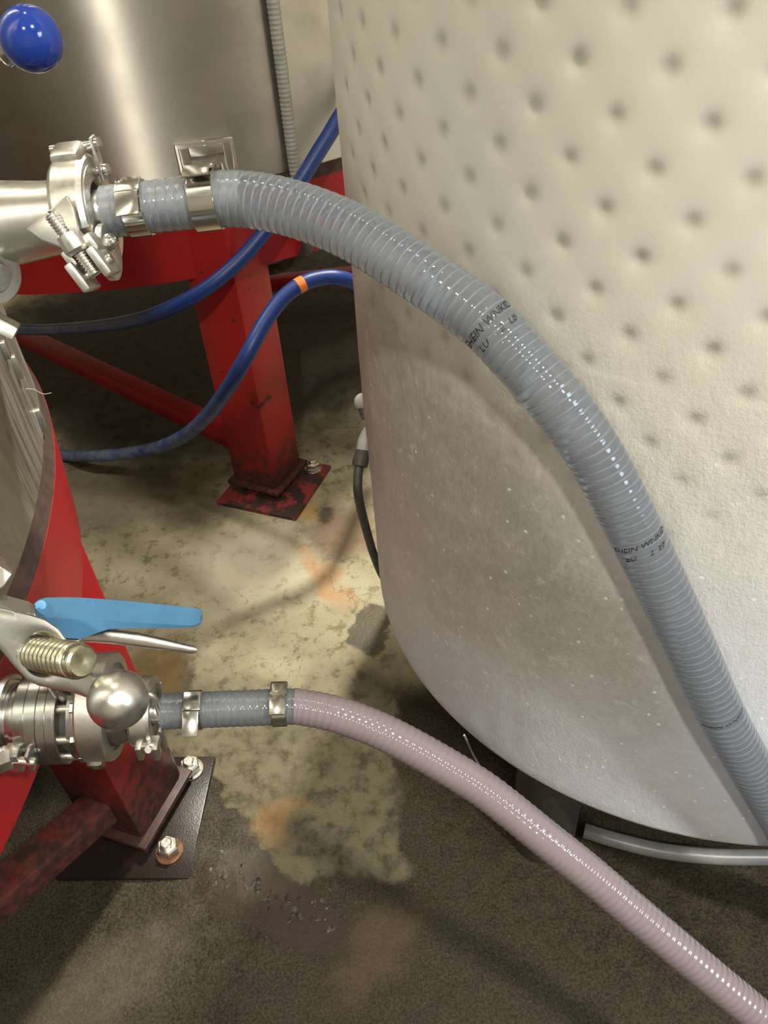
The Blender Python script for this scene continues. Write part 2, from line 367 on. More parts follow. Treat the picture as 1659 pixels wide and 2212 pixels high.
def threaded(bm, a, b, r, pitch, depth, seg=24, sub=6):
    a, b = V(a), V(b); x, y, z = frame(b - a); L = (b - a).length; rings = []; n = int(L / pitch * sub)
    for i in range(n + 1):
        s = L * i / n; ring = []
        for k in range(seg):
            ph = (s / pitch + k / seg) % 1.0; t = min(1, max(0, (abs(ph - .5) - .12) * 5)) 
            rr = r - depth * (1 - t)
            if s > L - pitch * .5: rr = min(rr, r - depth * .5)
            ring.append(bm.verts.new(a + z * s + (x * math.cos(2 * PI * k / seg) + y * math.sin(2 * PI * k / seg)) * rr))
        rings.append(ring)
    for A, B in zip(rings, rings[1:]):
        for k in range(seg): bm.faces.new((A[k], A[(k + 1) % seg], B[(k + 1) % seg], B[k]))
    bm.faces.new(rings[0][::-1]); bm.faces.new(rings[-1]); return bm
def obj(name, bm, mat, parent=None, sharp=35, flat=False):
    bmesh.ops.recalc_face_normals(bm, faces=bm.faces[:])
    me = bpy.data.meshes.new(name); bm.to_mesh(me); bm.free(); me.materials.append(MAT[mat])
    if not flat:
        me.shade_smooth(); me.set_sharp_from_angle(angle=math.radians(sharp))
    o = bpy.data.objects.new(name, me); COL.objects.link(o)
    if parent: attach(o, parent)
    return o
def rootloc(p):
    l = V((0, 0, 0))
    while p:
        l += p.location; p = p.parent
    return l
def attach(o, parent):
    o.parent = parent
    base = rootloc(parent)
    if o.data: o.data.transform(Matrix.Translation(-base))
def B(): return bmesh.new()
def thing(name, label, cat, loc, group=None):
    o = bpy.data.objects.new(name, None); COL.objects.link(o); o.location = V(loc); o.empty_display_size = .05
    o['label'] = label; o['category'] = cat
    if group: o['group'] = group
    return o
def tag(o, label, cat, group=None):
    o['label'] = label; o['category'] = cat
    if group: o['group'] = group
    return o
def struct(o): o['kind'] = 'structure'; return o

# ------------------------------------------------------------------ room
X0, X1, Y0, Y1, ZC = -3.6, 3.6, -3.6, 5.6, 4.9
MOUND = G(470, 1880)
def fz(x, y):
    d1 = math.hypot((x - MOUND.x) / .26, (y - MOUND.y) / .20)
    h = .016 * max(0, 1 - d1) ** 1.2 if d1 < 1 else 0
    h *= .75 + .5 * noise.noise(V((x * 22, y * 22, 3)))
    return h + .0012 * noise.noise(V((x * 9, y * 9, 0))) + .0005 * noise.noise(V((x * 50, y * 50, 5)))
xs = [X0, -2.4, -1.8] + [-1.5 + i * .014 for i in range(int(2.3 / .014) + 1)] + [1.1, 1.8, 2.6, X1]
ys = [Y0, -2, -1, -.3] + [0.0 + i * .014 for i in range(int(2.4 / .014) + 1)] + [2.6, 3.0, 3.5, 4.2, Y1]
bm = B(); gv = [[bm.verts.new((x, y, min(0, 0) + (fz(x, y) if -1.4 < x < .7 and .05 < y < 2.3 else 0))) for x in xs] for y in ys]
for j in range(len(ys) - 1):
    for i in range(len(xs) - 1): bm.faces.new((gv[j][i], gv[j][i + 1], gv[j + 1][i + 1], gv[j + 1][i]))
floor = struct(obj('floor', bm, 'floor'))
# broken grout crumbs on the hump
for k in range(70):
    t = random.random(); px = 470 + 250 * t + random.gauss(0, 14); py = 1860 + 95 * t + random.gauss(0, 18) + 40 * math.sin(t * PI)
    g = G(px, py, .008); r = random.uniform(.002, .0065); b_ = B()
    bmesh.ops.create_icosphere(b_, subdivisions=1, radius=r, matrix=Matrix.Translation((g.x, g.y, fz(g.x, g.y))) @ Matrix.Diagonal((1, 1, .45, 1)))
    for v in b_.verts:
        v.co += V((random.uniform(-1, 1), random.uniform(-1, 1), random.uniform(-.6, .3))) * r * .35
    obj('grout_chip', b_, 'grout', floor, flat=True)
struct(obj('ceiling', box(B(), (0, 1, ZC + .05), (X1 - X0 + .2, Y1 - Y0 + .2, .1)), 'ceiling'))
struct(obj('wall_left', box(B(), (X0 - .05, 1, ZC / 2), (.1, Y1 - Y0, ZC)), 'wall'))
struct(obj('wall_right', box(B(), (X1 + .05, 1, ZC / 2), (.1, Y1 - Y0, ZC)), 'wall'))
struct(obj('wall_back', box(B(), (0, Y1 + .05, ZC / 2), (X1 - X0 + .2, .1, ZC)), 'wall'))
struct(obj('wall_front', box(B(), (0, Y0 - .05, ZC / 2), (X1 - X0 + .2, .1, ZC)), 'wall'))

# ------------------------------------------------------------------ round steel tanks on red stands
RT, RW, Z0, ZW, TOP = 1.042, 1.036, .645, .834, 2.35
CB, CF = V((-.626, 2.777, 0)), V((-1.425, .566, 0))
def tank_body(name, label, c, mat):
    t = thing(name, label, 'tank', (c.x, c.y, ZW))
    prof = [(ZW - .10, RW - .12), (ZW - .004, RW - .014), (ZW, RW - .004), (ZW + .004, RW), (TOP, RW), (TOP + .03, RW - .03), (TOP + .25, .2), (TOP + .27, 0.02)]
    obj('wall', lathe(B(), prof, (c.x, c.y, 0), (0, 0, 1), (1, 0, 0), 200), mat, t, 30)
    return t
def stand(label, c, legs, legmat, platemat, rb=1.042):
    """legs: list of (leg centre, direction of one face normal)"""
    t = thing('tank_stand', label, 'stand', (c.x, c.y, 0))
    H = ZW - .024
    prof = [(Z0, rb - .012), (Z0, rb), (H, RT), (H, RT - .012), (Z0, rb - .012)]
    obj('ring', lathe(B(), prof, (c.x, c.y, 0), (0, 0, 1), (1, 0, 0), 200, cap=False), 'red', t, 30)
    sh = [(H, RT - .26), (H, RT - .012), (H - .012, RT - .012), (H - .012, RT - .26), (H, RT - .26)]
    obj('shelf', lathe(B(), sh, (c.x, c.y, 0), (0, 0, 1), (1, 0, 0), 96, cap=False), 'red', t, 30)
    obj('seal', lathe(B(), [(H - .001, RW - .03), (H - .001, RT - .0003), (ZW + .003, RW - .003), (ZW + .003, RW - .03)], (c.x, c.y, 0), (0, 0, 1), (1, 0, 0), 160, cap=False), 'gap', t)
    for k, (lc, fn, plate, nuts) in enumerate(legs):
        n = V((math.cos(fn), math.sin(fn), 0)); m_ = V((-n.y, n.x, 0)); lc = V((lc.x, lc.y, 0))
        leg = obj('leg', box(B(), lc + V((0, 0, .042 + (H - .02 - .042) / 2)), (.138, .138, H - .02 - .042), n, m_, (0, 0, 1), .006), legmat, t)
        obj('collar', box(B(), lc + V((0, 0, .035)), (.168, .168, .014), n, m_, (0, 0, 1), .003), 'rusty_collar' if platemat == 'plate_wet' else legmat, leg)
        obj('spacer', box(B(), lc + V((0, 0, .020)), (.12, .12, .018), n, m_), 'gap', leg)
        pc, pa = plate if plate else (lc, fn); pn = V((math.cos(pa), math.sin(pa), 0)); pm = V((-pn.y, pn.x, 0))
        obj('foot_plate', box(B(), V((pc.x, pc.y, .0035)), (.245, .245, .017), pn, pm, (0, 0, 1), .002), platemat, leg)
        for (g, wm) in nuts:
            bolt = obj('washer', lathe(B(), [(0, .0245), (.002, .0255), (.004, .0245)], (g.x, g.y, .012), (0, 0, 1), None, 28), wm, leg)
            obj('nut', hexnut(B(), (g.x, g.y, .016), (.06, .02, 1), .0345, .021, random.random()), 'bolt', leg)
            obj('bolt_end', cyl(B(), (g.x, g.y, .034), (g.x + .001, g.y, .046), .0108, seg=18, ch=.002), 'bolt', leg)
    return t
# rear tank
tb = tank_body('steel_tank', 'large brushed stainless tank on the rear red stand, behind the pipe and hose', CB, 'tank_steel')
legB = V((-.322, 1.805, 0)); fb = math.radians(-118.7)
far = [V((-1.56, 2.86, 0)), V((.28, 3.04, 0))]
sb = stand('red painted stand under the rear steel tank, its square leg bolted down at centre', CB,
           [(legB, fb, (V((-.305, 1.780, 0)), math.radians(-113.5)), [(G(676, 1012, .014), 'bolt')]), (far[0], fb, None, []), (far[1], fb, None, [])], 'red_leg', 'plate_red')
def brace(a, b, parent, mat, w_=.06, h_=.05):
    a, b = V(a), V(b); d = (b - a).normalized(); s = d.cross(V((0, 0, 1))).normalized(); u = s.cross(d)
    return obj('brace', box(B(), (a + b) / 2, ((b - a).length, w_, h_), d, s, u, .004), mat, parent)
brace(legB + V((-.03, .02, .115)), V((-1.52, 2.87, .115)), sb, 'red_brace')
brace(V((-.52, 2.96, .085)), V((.24, 3.00, .085)), sb, 'red_brace')
obj('post', box(B(), V((-.55, 2.965, .27)), (.09, .09, .54), (1, 0, 0), (0, 1, 0), (0, 0, 1), .004), 'red_brace', sb)
# rectangular socket welded on the rear tank wall
def tang(c, R, ang, z, out=0): return V((c.x + (R + out) * math.cos(ang), c.y + (R + out) * math.sin(ang), z))
bang = math.atan2(1.787 - CB.y, -.318 - CB.x); bn = V((math.cos(bang), math.sin(bang), 0)); bt = V((-bn.y, bn.x, 0))
bc = tang(CB, RW, bang, .868)
def rectframe(bm, c, wd, ht, bar, th, n, t, bev=.002):
    for s in (-1, 1):
        box(bm, c + t * s * (wd - bar) / 2, (bar, th, ht), t, n, (0, 0, 1), bev)
        box(bm, c + V((0, 0, s * (ht - bar) / 2)), (wd - 2 * bar, th, bar), t, n, (0, 0, 1), bev)
    return bm
sock = obj('bracket_plate', box(B(), bc + bn * .002, (.125, .022, .135), bt, bn, (0, 0, 1), .003), 'tank_steel', tb)
obj('bracket_rim', rectframe(B(), bc + bn * .016,   .112, .122, .020, .014, bn, bt), 'tank_steel', sock)
obj('bracket_slot', rectframe(B(), bc + bn * .018 + V((0, 0, -.014)), .062, .070, .008, .016, bn, bt), 'tank_steel', sock)
obj('ring_tab', rectframe(B(), tang(CB, RT, bang + .012, .728, .004), .05, .05, .007, .012, bn, bt), 'red', sb)
# front-left tank
tf = tank_body('steel_tank', 'dull grey steel tank cut off by the left edge, nearest the camera', CF, 'tank_steel_dull')
legF = V((-.523, .812, 0)); ff = math.radians(-22.5)
sf = stand('red painted stand under the near steel tank at left, leg foot wet and rusty', CF,
           [(legF, ff, (V((-.512, .790, 0)), math.radians(-4.5)), [(G(413, 1662, .014), 'bolt'), (G(366, 1838, .014), 'rust')]), (V((-1.42, -.36, 0)), ff, None, []), (V((-2.2, 1.1, 0)), ff, None, [])], 'red_leg_front', 'plate_wet', 1.026)
brace(G(250, 1735, .115) + V((-.02, 0, 0)), G(-420, 2300, .115), sf, 'red_brace_front', .06, .055)
# small welded tabs and whisker of thread on the near tank wall
for k, (px, py, h_) in enumerate(((50, 795, .03), (24, 765, .022), (97, 910, .03))):
    q = P(px, py, .97); a = math.atan2(q.y - CF.y, q.x - CF.x); n = V((math.cos(a), math.sin(a), 0)); tt = V((-n.y, n.x, 0))
    zz = {0: .94, 1: .975, 2: .855}[k]; a2 = {0: .285, 1: .262, 2: .30}[k]
    n = V((math.cos(a2), math.sin(a2), 0)); tt = V((-n.y, n.x, 0)); c_ = tang(CF, RW, a2, zz)
    tab = obj('weld_tab', box(B(), c_ + n * .001, (.010, .010, h_), tt, n, (0, 0, 1), .0015), 'cast', tf)

# ------------------------------------------------------------------ jacketed tank with frost
SJ = .92
CJ, RJ, ZJ = V((.5888, 1.1196, 0)), .608, .25
tj = thing('jacketed_tank', 'white frosted tank with dimpled cooling jacket, large at right', 'tank', (CJ.x, CJ.y, 0))
pitch = .0785
def dimple(arc, z):
    arc /= SJ; z = 1.4 - (1.4 - z) / SJ
    k = round((1.247 - z) / .0388); best = 0.0; weld = 0.0
    for kk in (k - 1, k, k + 1):
        if kk > 13: continue
        zr = 1.247 - .0388 * kk; off = -1.611 + (.039 if kk % 2 else 0)
        i = round((arc - off) / pitch)
        for ii in (i - 1, i, i + 1):
            ua = arc - off - ii * pitch; r2 = ua * ua + (z - zr) ** 2
            fade = 1.0 if zr > .92 else max(.0, 1 - (.92 - zr) / .18)
            wb = .75 + .5 * noise.noise(V((kk * 3.1, ii * 1.7, 0)))
            g = fade * wb * (.0022 * math.exp(-r2 / (2 * .0052 ** 2)) + .0011 * math.exp(-r2 / (2 * .014 ** 2)))
            best += g; weld = max(weld, fade * (.7 + .3 * wb) * math.exp(-(r2 / (2 * .0062 ** 2)) ** 1.2))
    return best, weld
ths = []
a = -200.0
while a < 160: ths.append(a); a += (.30 if -170 <= a < -48 else 4.0)
zs = [ZJ + .02 + i * .02 for i in range(int((.80 - ZJ - .02) / .02))]
z = .80
while z < 1.38: zs.append(z); z += .0032
zs += [1.40, 1.45, 1.5, 1.6, 1.7, 1.8, 1.9, 2.0, 2.1]
bm = B(); grid = []; wl = bm.verts.layers.float.new('weld')
def wob_j(th, z): return .0022 * noise.noise(V((math.cos(th) * 3, math.sin(th) * 3, z * 3.5))) + (.0010 * noise.noise(V((math.cos(th) * 16, math.sin(th) * 16, z * 12))) if z < 1.0 else 0)
for rr, zz in ((.30, ZJ + .03), (RJ - .05, ZJ + .002), (RJ - .022, ZJ), (RJ - .008, ZJ + .006), (RJ - .001, ZJ + .014)):
    grid.append([bm.verts.new((CJ.x + rr * math.cos(math.radians(t)), CJ.y + rr * math.sin(math.radians(t)), zz)) for t in ths])
for zz in zs:
    ring = []
    for t in ths:
        th = math.radians(t); r = RJ + wob_j(th, zz)
        wv_ = 0.0
        if -172 <= t <= -48 and .70 < zz < 1.55:
            dd, wv_ = dimple(RJ * th, zz); r -= dd
        vv = bm.verts.new((CJ.x + r * math.cos(th), CJ.y + r * math.sin(th), zz)); vv[wl] = wv_; ring.append(vv)
    grid.append(ring)
for rr, zz in ((RJ - .03, 2.13), (.2, 2.3), (.02, 2.32)):
    grid.append([bm.verts.new((CJ.x + rr * math.cos(math.radians(t)), CJ.y + rr * math.sin(math.radians(t)), zz)) for t in ths])
for A_, B_ in zip(grid, grid[1:]):
    n_ = len(ths)
    for i in range(n_): bm.faces.new((A_[i], A_[(i + 1) % n_], B_[(i + 1) % n_], B_[i]))
bm.faces.new(grid[0][::-1]); bm.faces.new(grid[-1])
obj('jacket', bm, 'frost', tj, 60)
lp = G(1180, 1800) + V((0, .05, 0))
for c_ in (V((.241, .692, 0)), V((.93, .71, 0)), V((.25, 1.53, 0)), V((.93, 1.53, 0))):
    lg = obj('leg', cyl(B(), (c_.x, c_.y, .001), (c_.x, c_.y, ZJ + .03), .056, seg=40, ch=.003), 'leg_pipe', tj)
# fittings at the tank's far side
def jt(ang, z, out=0): return V((CJ.x + (RJ + out) * math.cos(math.radians(ang)), CJ.y + (RJ + out) * math.sin(math.radians(ang)), z))
s1 = thing('sensor_plug', 'small grey capped plug peeking past the left edge of the frosted tank', 'plug', P(782, 880, 1.45))
q0, q1, q2 = P(781, 858, 1.45), P(781, 878, 1.45), P(788, 908, 1.45)
obj('cap', sphere(B(), P(784, 868, 1.45), .0165, 24, 14, (1, 1, 1)), 'grey_plastic', s1)
obj('body', cyl(B(), P(783, 872, 1.45), P(789, 906, 1.45), .0115, .007, 20, .001), 'rubber', s1)
s2 = thing('sensor_cable', 'dark grey cable with gland hanging beside the left edge of the frosted tank', 'cable', P(775, 1000, 1.45))
obj('elbow', tube(B(), catmull([P(806, 925, 1.47), P(794, 938, 1.46), P(787, 955, 1.45), P(784, 972, 1.45)], .004)[0], .0125, 20), 'grey_plastic', s2)
obj('gland', lathe(B(), [(0, .010), (.004, .0125), (.022, .0150), (.032, .0145), (.034, .0105)], P(785, 970, 1.45), P(777, 1003, 1.45) - P(785, 970, 1.45), None, 24), 'rubber', s2)
obj('cord', tube(B(), catmull([P(779, 992, 1.45), P(774, 1020, 1.45), P(773, 1060, 1.45), P(780, 1100, 1.50), P(793, 1150, 1.56), P(807, 1197, 1.62), P(830, 1250, 1.68), P(870, 1300, 1.72)], .006)[0], .0086, 18), 'rubber', s2)
# thin clear tube near tank base and the hose lying under the tank
tt_ = tube(B(), catmull([G(1003, 1588, .27), G(1014, 1612, .20), G(1028, 1640, .12), G(1060, 1690, .04), G(1120, 1740, .004)], .008)[0], .002, 10)
tag(obj('drain_tube', tt_, 'helix'), 'thin pale tube hanging at the lower left rim of the frosted tank', 'tube')
fh = [G(1262, 1794, .014), G(1330, 1815, .014), G(1430, 1838, .014), G(1540, 1850, .014), G(1660, 1852, .014), V((.75, .60, .014)), V((.95, .68, .014)), V((1.1, .85, .014))]
tag(obj('floor_hose', tube(B(), catmull(fh, .01)[0], .0135, 20), 'floor_hose'), 'grey hose lying on the wet floor under the frosted tank', 'hose')

# ------------------------------------------------------------------ clear wine hoses
def clear_of_tank(p, r):
    d = V((p.x - CJ.x, p.y - CJ.y, 0)); need = RJ + r + .0035
    if d.length < need and p.z > ZJ - .12: p = p + (p - CAM) * 0 + d.normalized() * (need - d.length)
    return p
def frames(pts):
    n = len(pts); T = [(pts[min(i + 1, n - 1)] - pts[max(i - 1, 0)]).normalized() for i in range(n)]; x = frame(T[0])[0]; out = []
    for i in range(n):
        x = (x - T[i] * x.dot(T[i])).normalized(); out.append((x.copy(), T[i].cross(x), T[i]))
    return out
def ribbed(path, r, pitch_, depth, step, seg=36, r_at=None):
    """hose wall with one helical rib per pitch"""
    pts, L = path; fr = frames(pts); bm = B(); rings = []
    for i, p in enumerate(pts):
        s = i * step; x, y, t = fr[i]; ring = []
        for k in range(seg):
            ph = (s / pitch_ + k / seg) * 2 * PI; rr = r * (r_at(s) if r_at else 1) - depth * (.5 - .5 * math.cos(ph)) ** 1.3
            ring.append(bm.verts.new(p + (x * math.cos(2 * PI * k / seg) + y * math.sin(2 * PI * k / seg)) * rr))
        rings.append(ring)
    for A_, B_ in zip(rings, rings[1:]):
        for k in range(seg): bm.faces.new((A_[k], A_[(k + 1) % seg], B_[(k + 1) % seg], B_[k]))
    bm.faces.new(rings[0][::-1]); bm.faces.new(rings[-1]); return bm
def band(parent, c, axis, r, wd, buckle_dir, mat='bright', screw=True):
    """pressed steel band clamp with folded buckle"""
    b = obj('band_clamp', lathe(B(), [(-wd / 2, r - .002), (-wd / 2, r), (-wd / 2 + .0008, r + .001), (wd / 2 - .0008, r + .001), (wd / 2, r), (wd / 2, r - .002), (-wd / 2, r - .002)], c, axis, None, 56, cap=False), mat, parent)
    z = V(axis).normalized(); d = V(buckle_dir); d = (d - z * d.dot(z)).normalized(); s = z.cross(d)
    bb = B(); box(bb, V(c) + d * (r + .0035), (wd * 1.15, .020, .005), z, s, d, .0015)
    obj('buckle', bb, mat, b)
    lip = B(); box(lip, V(c) + d * (r + .0015) + s * .022, (wd * 1.02, .024, .0022), z, (s * .93 - d * .36).normalized(), (d * .93 + s * .36).normalized(), .0006)
    obj('band_tail', lip, mat, b)
    return b

# upper hose
UA, UB = P(0, 485, .815), P(480, 430, .805)
uax = (UB - UA).normalized(); ulen = (UB - UA).length
def us(px): return UA + (UB - UA) * (px / 480.0)
RU = .0278
ctrl = [us(232), us(300), us(370), us(430), UB]
ctrl += [P(*q) for q in ((560, 435, .80), (655, 458, .79), (762, 502, .778), (868, 567, .765), (965, 632, .756), (1050, 698, .75), (1114, 765, .748), (1186, 845, .748), (1256, 938, .757), (1302, 1010, .77), (1337, 1070, .782), (1427, 1238, .826), (1498, 1380, .876), (1562, 1518, .935), (1622, 1632, .985), (1690, 1760, 1.06), (1750, 1900, 1.16))]
ctrl += [V((.76, .40, .12)), V((1.0, .36, .032)), V((1.5, .34, .030))]
upath = catmull(ctrl, .0013); upts = [clear_of_tank(p, RU) for p in upath[0]]
for _ in range(20): upts = [upts[0]] + [(upts[i - 1] + 2 * upts[i] + upts[i + 1]) / 4 for i in range(1, len(upts) - 1)] + [upts[-1]]
upts = [clear_of_tank(p, RU) for p in upts]; ustep = upath[1] / (len(upts) - 1)
h1 = thing('wine_hose', 'wide clear ribbed hose arching from the upper pipe and leaning on the frosted tank', 'hose', upts[-1] - V((0, 0, RU)))
SL = (UB - us(232)).length
obj('hose_wall', ribbed((upts, upath[1]), RU, .0094, .0006, ustep, 36, lambda s: .93 + .07 * min(1, max(0, (s - SL * .55) / (SL * .5)))), 'clear_hose', h1, 80)
i0 = int(SL * 1.06 / ustep)
fr = frames(upts); bm = B(); hp = []; n_t = 20; i0 = int(.004 / ustep); tot = int((len(upts) - 1 - i0) * ustep / .0094 * n_t)
for k in range(tot):
    f_ = i0 + k / n_t * .0094 / ustep; i = int(f_); a = 2 * PI * k / n_t; x, y, t = fr[i]
    hp.append(upts[i].lerp(upts[min(i + 1, len(upts) - 1)], f_ - i) + (x * math.cos(a) - y * math.sin(a)) * (RU - .0046))
obj('helix', tube(bm, hp, .0013, 5), 'helix', h1, 80)
band(h1, us(300), uax, RU * .93 + .0006, .0225, (0, -.45, 1))
band(h1, us(446), uax, RU * .99 + .0012, .0265, (.0, .25, 1))
obj('ferrule', lathe(B(), [(-.048, .038), (-.044, .038), (-.040, .026), (-.030, .0225), (.09, .0215), (.128, .0215)], us(262), uax, None, 48), 'polished', h1)

# lower hose
LA, LB = P(0, 1549, .785), P(630, 1526, .80)
lax = (LB - LA).normalized()
def ls(px): return LA + (LB - LA) * (px / 630.0)
RL = .0184
ctrl = [ls(350), ls(440), ls(540), LB]
ctrl += [P(*q) for q in ((660, 1529, .80), (720, 1541, .797), (790, 1565, .795), (860, 1597, .79), (945, 1644, .785), (1035, 1699, .78), (1100, 1748, .775), (1180, 1813, .77), (1275, 1889, .77), (1370, 1970, .775), (1470, 2054, .78), (1570, 2138, .785), (1640, 2196, .79), (1720, 2270, .80))]
e = ctrl[-1]; ctrl += [e + V((.16, -.09, -.16)), V((e.x + .42, e.y - .14, .06)), V((e.x + .62, e.y - .15, .021)), V((e.x + 1.0, e.y - .12, .021))]
lpath = catmull(ctrl, .0012); lpts = lpath[0]; lstep = lpath[1] / (len(lpts) - 1)
h2 = thing('wine_hose', 'narrower hose full of pinkish wine running from the lower valve to bottom right', 'hose', lpts[-1] - V((0, 0, RL)))
j0 = int((LB - ls(350)).length * 1.03 / lstep)
obj('hose_wall', ribbed((lpts[j0:], lpath[1]), RL, .0073, .0006, lstep, 32), 'wine_hose', h2, 80)
obj('hose_end', ribbed((lpts[:j0 + 1], lpath[1]), RL, .0073, .0007, lstep, 32), 'clear_hose', h2, 80)
obj('wine_core', tube(B(), lpts[j0::4], RL - .0028, 24), 'wine', h2, 80)
obj('sleeve', tube(B(), lpts[0:j0:4], RL - .0028, 24), 'valve_steel', h2, 80)
band(h2, ls(420), lax, RL + .0004, .0150, (0, -.25, 1))
band(h2, ls(604), lax, RL + .0004, .0150, (0, .30, 1))
obj('ferrule', lathe(B(), [(-.030, .029), (-.027, .029), (-.024, .0145), (-.01, .0128), (.03, .0128)], ls(352), lax, None, 40), 'polished', h2)

# ink print wrapped round the upper hose
def wrap_text(txt, px, py, size, dv, squeeze=1.0, phi0=0.0, mat='ink'):
    best = min(range(len(upts)), key=lambda i: (upts[i] - P(px, py, (w_dist(upts[i])))).length)
    c = upts[best]; t = (upts[best + 4] - upts[best - 4]).normalized(); v = (CAM - c); n = (v - t * v.dot(t)).normalized(); b = t.cross(n)
    if b.x < 0 : b = -b          # reading direction: towards the right-hand rim
    cu = bpy.data.curves.new('print', 'FONT'); cu.body = txt; cu.size = size; cu.shear = .3; cu.align_x = 'CENTER'; cu.resolution_u = 2
    to = bpy.data.objects.new('print', cu); COL.objects.link(to); bpy.context.view_layer.update()
    me = bpy.data.meshes.new_from_object(to.evaluated_get(bpy.context.evaluated_depsgraph_get())); bpy.data.objects.remove(to)
    bm_ = B(); bm_.from_mesh(me); bmesh.ops.subdivide_edges(bm_, edges=[e_ for e_ in bm_.edges if e_.calc_length() > .003], cuts=1)
    R_ = RU + .0004
    for v_ in bm_.verts:
        ph = v_.co.x * squeeze / R_ + phi0; s_ = -v_.co.y + dv
        j = min(len(upts) - 1, max(0, best + int(round(s_ / ustep)))); cc = upts[j]
        v_.co = cc + (n * math.cos(ph) + b * math.sin(ph)) * R_
    o = obj('print', bm_, mat, h1, flat=True); return o
def w_dist(p): c = p - CAM; return c.dot(w(V((0, 0, 1))))
pr = wrap_text('EHEIN WNKID', 1060, 712, .0105, 0, 1.05)
wrap_text('EU     2  EB', 1072, 732, .0095, .002, 1.15, .05)
wrap_text('EHEIN WNKID', 1385, 1150, .0075, 0, 1.35)
wrap_text('EU     2  EB', 1392, 1166, .0070, .002, 1.4)
wrap_text('EHEIN WNKID', 1575, 1518, .0060, 0, 1.5)

# ------------------------------------------------------------------ upper pipe and its clamp
pt = V((CF.x, CF.y, UA.z)); 
pipe_in = UA - uax * .13
up = thing('outlet_pipe', 'thick satin steel pipe at left ending in the wing nut clamp', 'pipe', us(-40))
obj('pipe', lathe(B(), [(-.16, .0425), (.0, .0425), (.052, .0365), (.072, .036), (.074, .046), (.080, .046)], UA, uax, None, 64), 'pipe_steel', up)
# branch ferrule just below the pipe at the picture's edge
br = P(-22, 590, .80)
bf = thing('blank_cap', 'round steel clamp end just under the thick pipe at the left edge', 'clamp', br)
obj('disc', lathe(B(), [(-.012, .030), (-.010, .033), (.002, .033), (.006, .030), (.006, .020), (.010, .018), (.012, .004)], br, (.75, -.55, .15), None, 48), 'cast', bf)
obj('stem', cyl(B(), br + V((.0, .0, .0)), UA - uax * .03, .018, seg=32), 'pipe_steel', bf)

def ring_half(bm, c, axis, r, wd, th, a0, a1, up_):
    prof = [(-wd / 2, r), (-wd / 2, r + th * .7), (-wd * .36, r + th), (wd * .36, r + th), (wd / 2, r + th * .7), (wd / 2, r), (wd * .30, r - .002), (-wd * .30, r - .002), (-wd / 2, r)]
    return lathe(bm, prof, c, axis, up_, 40, a0, a1)
# big clamp: two halves, hinge plates at the top rear, swing bolt with wing nut at the front
uc = us(196) - uax * .003
cl = thing('pipe_clamp', 'steel clamp with large wing nut joining the thick pipe to the upper hose', 'clamp', uc - V((0, 0, .06)))
upv = (V((0, 0, 1)) - uax * uax.z).normalized(); fw = uax.cross(upv); fw = fw if fw.y < 0 else -fw     # towards the camera
obj('clamp_half', ring_half(B(), uc, uax, .044, .034, .013, math.radians(-62), math.radians(84), upv), 'cast', cl)
obj('clamp_half', ring_half(B(), uc, uax, .044, .034, .013, math.radians(90), math.radians(238), upv), 'cast', cl)
def on(c, up_c, f_c, ax=0): return uc + upv * up_c + fw * f_c + uax * ax
# end faces that close the clamp halves over the ferrule
obj('liner', lathe(B(), [(.012, .030), (.017, .032), (.0175, .047), (-.0175, .047), (-.017, .037), (-.012, .036)], uc, uax, None, 56, cap=False), 'polished', cl)
# hinge at the top
obj('hinge_block', box(B(), on(uc, .058, -.004, 0), (.030, .032, .016), uax, (upv * -.15 + fw * .99).normalized(), (upv * .99 + fw * .15).normalized(), .006), 'cast', cl)
obj('hinge_link', box(B(), on(uc, .046, -.021, .0225), (.004, .014, .044), uax, (fw * .9 + upv * .05).normalized(), (upv * .97 + fw * -.05).normalized(), .0015), 'cast', cl)
for (u_, f_) in ((.060, -.020), (.034, -.022)):
    pin = obj('hinge_pin', cyl(B(), on(uc, u_, f_, -.022), on(uc, u_, f_, .026), .0045, seg=16, ch=.001), 'bright', cl)
    obj('pin_head', lathe(B(), [(-.002, .0072), (.001, .0072), (.0035, .005), (.0045, .001)], on(uc, u_, f_, .027), uax, None, 20), 'bright', pin)
# lugs (fork) at the front bottom
lug0 = P(205, 560, .765); lug1 = P(215, 596, .755)
bx = (P(110, 465, .742) - P(206, 592, .76)).normalized()                       # swing-bolt direction
side = uax - bx * uax.dot(bx); side.normalize(); outv = side.cross(bx)
for nm, base in (('lower', P(205, 584, .770)),):
    for s in (-1, 1):
        obj('fork_lug', box(B(), base + side * s * .0135 + bx * .002, (.009, .034, .030), side, outv, bx, .002), 'cast', cl)
    obj('fork_pin', cyl(B(), base - side * .022, base + side * .022, .005, seg=18, ch=.001), 'bright', cl)
for s in (-1, 1):
    obj('fork_lug', box(B(), P(188, 540, .775) + side * s * .0135, (.009, .042, .017), side, outv, bx, .002), 'cast', cl)
sw = obj('swing_bolt', threaded(B(), P(205, 590, .765), P(109, 463, .741), .0066, .0030, .0013, 20, 8), 'bolt', cl)
